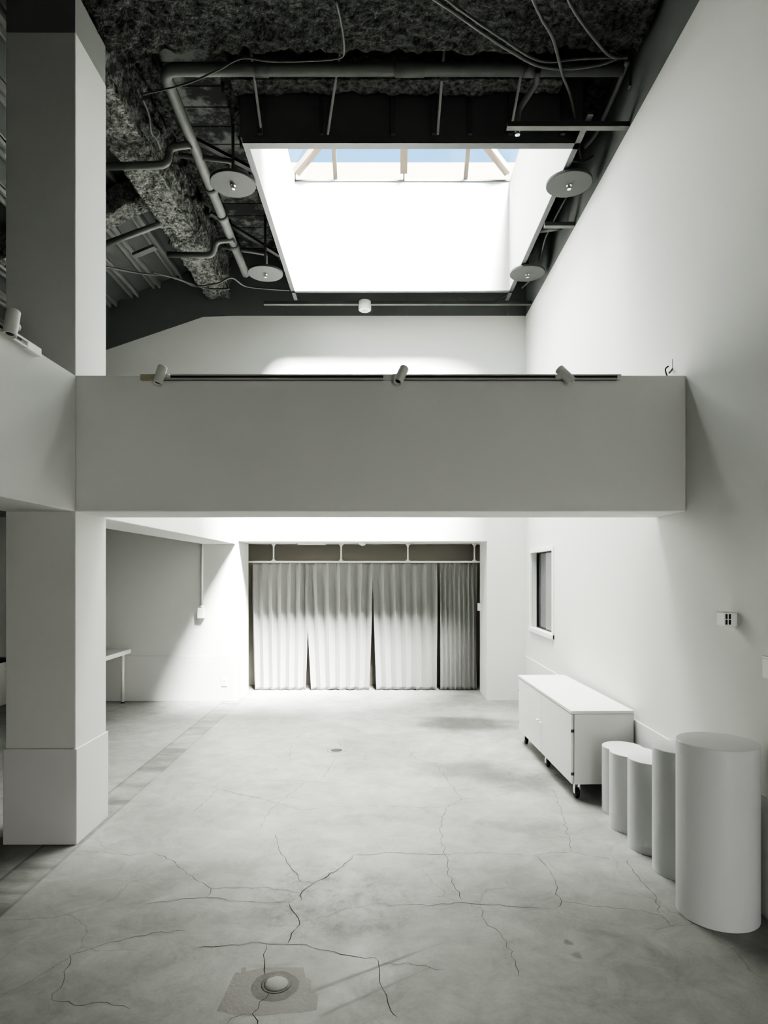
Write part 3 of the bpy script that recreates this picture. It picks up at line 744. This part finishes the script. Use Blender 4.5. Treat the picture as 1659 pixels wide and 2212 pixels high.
wp(MB().box(XR + .2, XR + .24, WY0, WY1, WZ0, WZ1), 'backing', M['brown'])

# ------------------------------------------------------------------ curtain, rail and ceiling fittings in the recess
KY = 9.42
cr = thing('curtain_rail', 'white curtain rail on four hangers across the back opening', 'curtain rail', (-.3, KY, 1.86))
def crp(b, name, mat): return local(cr.location, b, name, mat, cr)
crp(MB().box(-2.2, 1.7, KY - .018, KY + .018, 1.852, 1.876), 'rail', M['white'])
for px in (591, 737, 881, 1025):
    x = (px - CX) / F * KY
    b = MB().tube([(x, KY, 1.874), (x, KY, 2.127)], .011, 10)
    b.lathe([(.011, -.05), (.016, -.03), (.045, 0), (0, 0)], (x, KY, 2.127), 16)
    b.lathe([(0, 0), (.04, 0), (.014, .028), (.011, .04)], (x, KY, 1.874), 16)
    crp(b, 'hanger', M['white'])
def curtain(x0t, x1t, x0b, x1b, n, amp, ph, label, seed):
    b = MB(); bm = b.bm; NU, NV = n * 26, 44; zt, zb = 1.848, .012
    rows = []
    for j in range(NV + 1):
        v = j / NV; z = zt + (zb - zt) * v
        k = v ** 1.3
        x0 = x0t + (x0b - x0t) * k; x1 = x1t + (x1b - x1t) * k
        row = []
        for i in range(NU + 1):
            u = i / NU
            uu = u + .018 * noise.noise(Vector((u * 4 + seed, v * .8, 1)))
            th = 2 * math.pi * n * uu + ph + .25 * noise.noise(Vector((u * 3, v * 2.2, seed)))
            a = amp * (.55 + .45 * min(1, v * 3)) * (1 + .35 * noise.noise(Vector((u * 5, seed, v * 1.5))))
            s = math.sin(th)
            wave = (abs(s) ** .8) * (1 if s > 0 else -1)
            pinch = max(0, 1 - v * 9) * .03 * max(0, math.cos(th)) ** 6
            y = KY + .0 - a * wave + pinch
            x = x0 + (x1 - x0) * u + .32 * a * math.sin(2 * th)
            crumple = max(0, v - .93) / .07
            y += .010 * crumple * noise.noise(Vector((x * 18, z * 20, seed)))
            zz = z + .012 * crumple * noise.noise(Vector((u * n * 2.2, seed, 0)))
            zz = max(zz, .003)
            row.append(bm.verts.new((x, y, zz)))
        rows.append(row)
    for a_, c_ in zip(rows, rows[1:]):
        for i in range(NU):
            f = bm.faces.new([a_[i], a_[i + 1], c_[i + 1], c_[i]]); f.smooth = True
    o = b.build('curtain', M['curtain'], origin=((x0t + x1t) / 2, KY, 0))
    so = o.modifiers.new('cloth', 'SOLIDIFY'); so.thickness = .003
    return tag(o, label, 'curtain', 'pleated curtains in the back opening')
k_ = KY / F
cx = lambda px: (px - CX) * k_
curtain(cx(544), cx(666), cx(550), cx(659), 6, .046, .5, 'leftmost pale grey pleated curtain, beside the dark gap at the left jamb', 1.3)
curtain(cx(663), cx(808), cx(674), cx(799), 6, .046, 2.0, 'second curtain from the left, brightly lit below, between two dark slits', 4.7)
curtain(cx(804), cx(943), cx(812), cx(941), 6, .044, 1.1, 'third curtain from the left, right of the widest dark slit', 8.1)
curtain(cx(949), cx(1030), cx(950), cx(1031), 8, .040, .2, 'rightmost curtain, narrow and tightly pleated, in shadow', 12.9)
t = thing('ceiling_light', 'flat white ceiling light above the curtain rail at left', 'light', ((674 - CX) / F * 9.2, 9.22, 2.127))
MB().box(-.2, .2, -.05, .05, -.022, 0).build('housing', M['white'], t, .004)
MB().box(-.185, .185, -.035, .035, -.026, -.022).build('diffuser', M['lamp'], t)
t = thing('smoke_detector', 'small white round detector on the recess ceiling above the curtains', 'detector', ((783 - CX) / F * 9.2, 9.22, 2.127))
o = MB().lathe([(0, -.035), (.025, -.035), (.045, -.02), (.052, -.008), (.052, 0), (0, 0)], seg=32).build('housing', M['white'], t); sharp(o)
MB().lathe([(0, -.040), (.012, -.040), (.014, -.034), (0, -.034)], seg=16).build('sensor_cap', M['lamp'], t)

# ------------------------------------------------------------------ cabinet on casters
cab = thing('storage_cabinet', 'low white two-door cabinet on black casters against the right wall', 'cabinet', (1.635, 4.84, 0), None, math.radians(1.45))
CW, CL, cz0, cz1 = .235, 1.71, .122, .672
def cp(b, name, mat, parent=cab, bevel=.003): return b.build(name, mat, parent, bevel)
cp(MB().box(-CW + .02, CW, 0, CL, cz0, cz1 - .024), 'carcass', M['cab'])
cp(MB().box(-CW - .004, CW, -.003, CL + .003, cz1 - .022, cz1), 'top_panel', M['cab'])
for k, (y0, y1) in enumerate(((.008, CL / 2 - .003), (CL / 2 + .003, CL - .008))):
    d = cp(MB().box(-CW, -CW + .018, y0, y1, cz0 + .002, cz1 - .028), 'door', M['cab'])
    yk = y1 - .05 if k == 0 else y0 + .05
    kb = MB().tube([(-CW, yk, .40), (-CW - .022, yk, .40)], .006, 12)
    kb.box(-CW - .028, -CW - .020, yk - .022, yk + .022, .393, .407)
    kb.build('handle', M['white'], d)
    for z in (.20, .52):
        yh = y0 if k == 0 else y1
        MB().box(-CW - .003, -CW + .02, yh - .004, yh + .003, z - .011, z + .011).build('hinge', M['steel'], d)
for (x, y) in ((-CW + .06, .07), (CW - .06, .07), (-CW + .06, CL / 2), (CW - .06, CL / 2), (-CW + .06, CL - .08), (CW - .06, CL - .08)):
    cs = cp(MB().box(x - .035, x + .035, y - .035, y + .035, cz0 - .006, cz0).box(x - .022, x - .016, y - .02, y + .022, .035, cz0 - .004).box(x + .016, x + .022, y - .02, y + .022, .035, cz0 - .004), 'caster', M['chrome'])
    mt = Matrix.Translation((x, y, .0405)) @ Matrix.Rotation(math.pi / 2, 4, 'Y')
    o = MB().lathe([(0, -.014), (.034, -.014), (.040, -.008), (.040, .008), (.034, .014), (0, .014)], seg=28, mat=mt).build('wheel', M['black'], cs); sharp(o)
    o['label'] = 'black caster wheel'

# ------------------------------------------------------------------ round plinths
PL = [(1.668, 3.245, .19, .860, 'tallest white cylindrical plinth, nearest the camera at the right wall'),
      (1.705, 3.705, .160, .705, 'white cylindrical plinth half hidden right behind the tallest one'),
      (1.676, 4.022, .155, .553, 'middle white cylindrical plinth, third from the camera'),
      (1.666, 4.336, .150, .507, 'fourth white cylindrical plinth from the camera, just taller than the end one'),
      (1.700, 4.625, .138, .466, 'shortest white cylindrical plinth, right against the cabinet end')]
for x, y, r, h, lab in PL:
    b = MB().lathe([(0, 0), (r - .002, 0), (r, .002), (r, h - .003), (r - .003, h), (0, h)], seg=96)
    o = b.build('plinth', M['plinth']); o.location = (x, y, 0); sharp(o)
    tag(o, lab, 'plinth', 'white cylindrical plinths')

# ------------------------------------------------------------------ left area: table and low cabinet
tb = thing('side_table', 'white table with round legs against the left back wall', 'table', (-3.72, 7.78, 0))
MB().box(-.38, .38, -.78, .77, .645, .70).build('table_top', M['table'], tb, .003)
for sx in (-.33, .30):
    for sy in (-.70, .70):
        l = MB().tube([(sx, sy, .015), (sx, sy, .645)], .022, 18).build('leg', M['table'], tb)
        MB().tube([(sx, sy, 0), (sx, sy, .016)], .024, 18).build('foot', M['black'], l)
lc = thing('low_cabinet', 'low white unit with black top edge at the far left behind the column', 'cabinet', (-5.1, 8.34, 0))
MB().box(-.45, .19, -.26, .25, .0, .55).build('carcass', M['cab'], lc, .003)
MB().box(-.46, .20, -.27, .26, .55, .58).build('top_panel', M['black'], lc)['label'] = 'black top'
MB().box(-.13, .17, -.272, -.26, .05, .53).build('door', M['cab'], lc, .002)
MB().box(-.44, -.14, -.272, -.26, .05, .53).build('door', M['cab'], lc, .002)

# ------------------------------------------------------------------ floor drains
t = thing('manhole_cover', 'round pale metal cap set in a tinted patch of the near floor', 'drain cover', tuple(floor_pt(597, 2126)))
o = MB().lathe([(0, .004), (.045, .004), (.050, .002), (.051, .0006), (0, .0006)], seg=40).build('lid', M['cap'], t); sharp(o)
MB().lathe([(.051, .0012), (.060, .0016), (.062, .0008), (.051, .0008)], seg=40).build('rim', M['ring'], t)
t = thing('floor_drain', 'small dark round drain in the far floor', 'drain', tuple(floor_pt(727, 1621)))
o = MB().lathe([(0, .003), (.05, .003), (.056, .001), (0, .0008)], seg=32).build('grate', M['iron'], t)
MB().lathe([(.056, .002), (.085, .0018), (.09, .0008), (.056, .0008)], seg=32).build('rim', M['scuff'], t)

# ------------------------------------------------------------------ light
W = bpy.data.worlds.new('sky'); S.world = W; W.use_nodes = True
bg = W.node_tree.nodes['Background']
tc = W.node_tree.nodes.new('ShaderNodeTexCoord'); sx = W.node_tree.nodes.new('ShaderNodeSeparateXYZ')
W.node_tree.links.new(tc.outputs['Generated'], sx.inputs[0])
rp = W.node_tree.nodes.new('ShaderNodeValToRGB')
rp.color_ramp.elements[0].position = .0; rp.color_ramp.elements[0].color = (.50, .84, 1, 1)
rp.color_ramp.elements[1].position = .9; rp.color_ramp.elements[1].color = (.12, .45, 1, 1)
W.node_tree.links.new(sx.outputs['Z'], rp.inputs['Fac']); W.node_tree.links.new(rp.outputs[0], bg.inputs[0])
bg.inputs[1].default_value = 1.7

def lamp(name, kind, energy, loc, rot=(0, 0, 0), col=(1, 1, 1), **kw):
    l = bpy.data.lights.new(name, kind); l.energy = energy; l.color = col
    for k, v in kw.items(): setattr(l, k, v)
    o = bpy.data.objects.new(name, l); COL.objects.link(o); o.location = loc; o.rotation_euler = rot
    return o
sd = Vector((-.33, .66, -1.0))
so = lamp('sun', 'SUN', 240.0, (0, 0, 12), angle=math.radians(27), col=(1, .98, .925))
so.rotation_euler = sd.to_track_quat('-Z', 'Y').to_euler()
lamp('skylight_daylight', 'AREA', 430, (xm, (SY0 + SY1) / 2, 7.62), (0, 0, 0), (1, .972, .89), shape='RECTANGLE', size=2.5, size_y=2.5, spread=math.radians(95))
sf = lamp('shopfront_daylight', 'AREA', 41, (1.35, YR + .3, 1.05), (0, 0, 0), (1, .99, .93), shape='RECTANGLE', size=1.0, size_y=1.5, spread=math.radians(110))
sf.rotation_euler = Vector((-.16, 1, -.34)).to_track_quat('-Z', 'Y').to_euler()

# ------------------------------------------------------------------ camera
cam = bpy.data.cameras.new('camera'); co = bpy.data.objects.new('camera', cam); COL.objects.link(co)
co.location = (0, 0, H); co.rotation_euler = (math.radians(90), 0, 0)
cam.sensor_fit = 'VERTICAL'; cam.sensor_height = 36; cam.lens = F * 36 / 2212
cam.shift_y = (CY - 1106) / 2212; cam.shift_x = 0; cam.clip_start = .05
S.camera = co
S.view_settings.view_transform = 'AgX'
S.view_settings.look = 'AgX - High Contrast'
S.view_settings.exposure = 0.03
S.cycles.max_bounces = 10; S.cycles.diffuse_bounces = 6
S.cycles.use_denoising = True
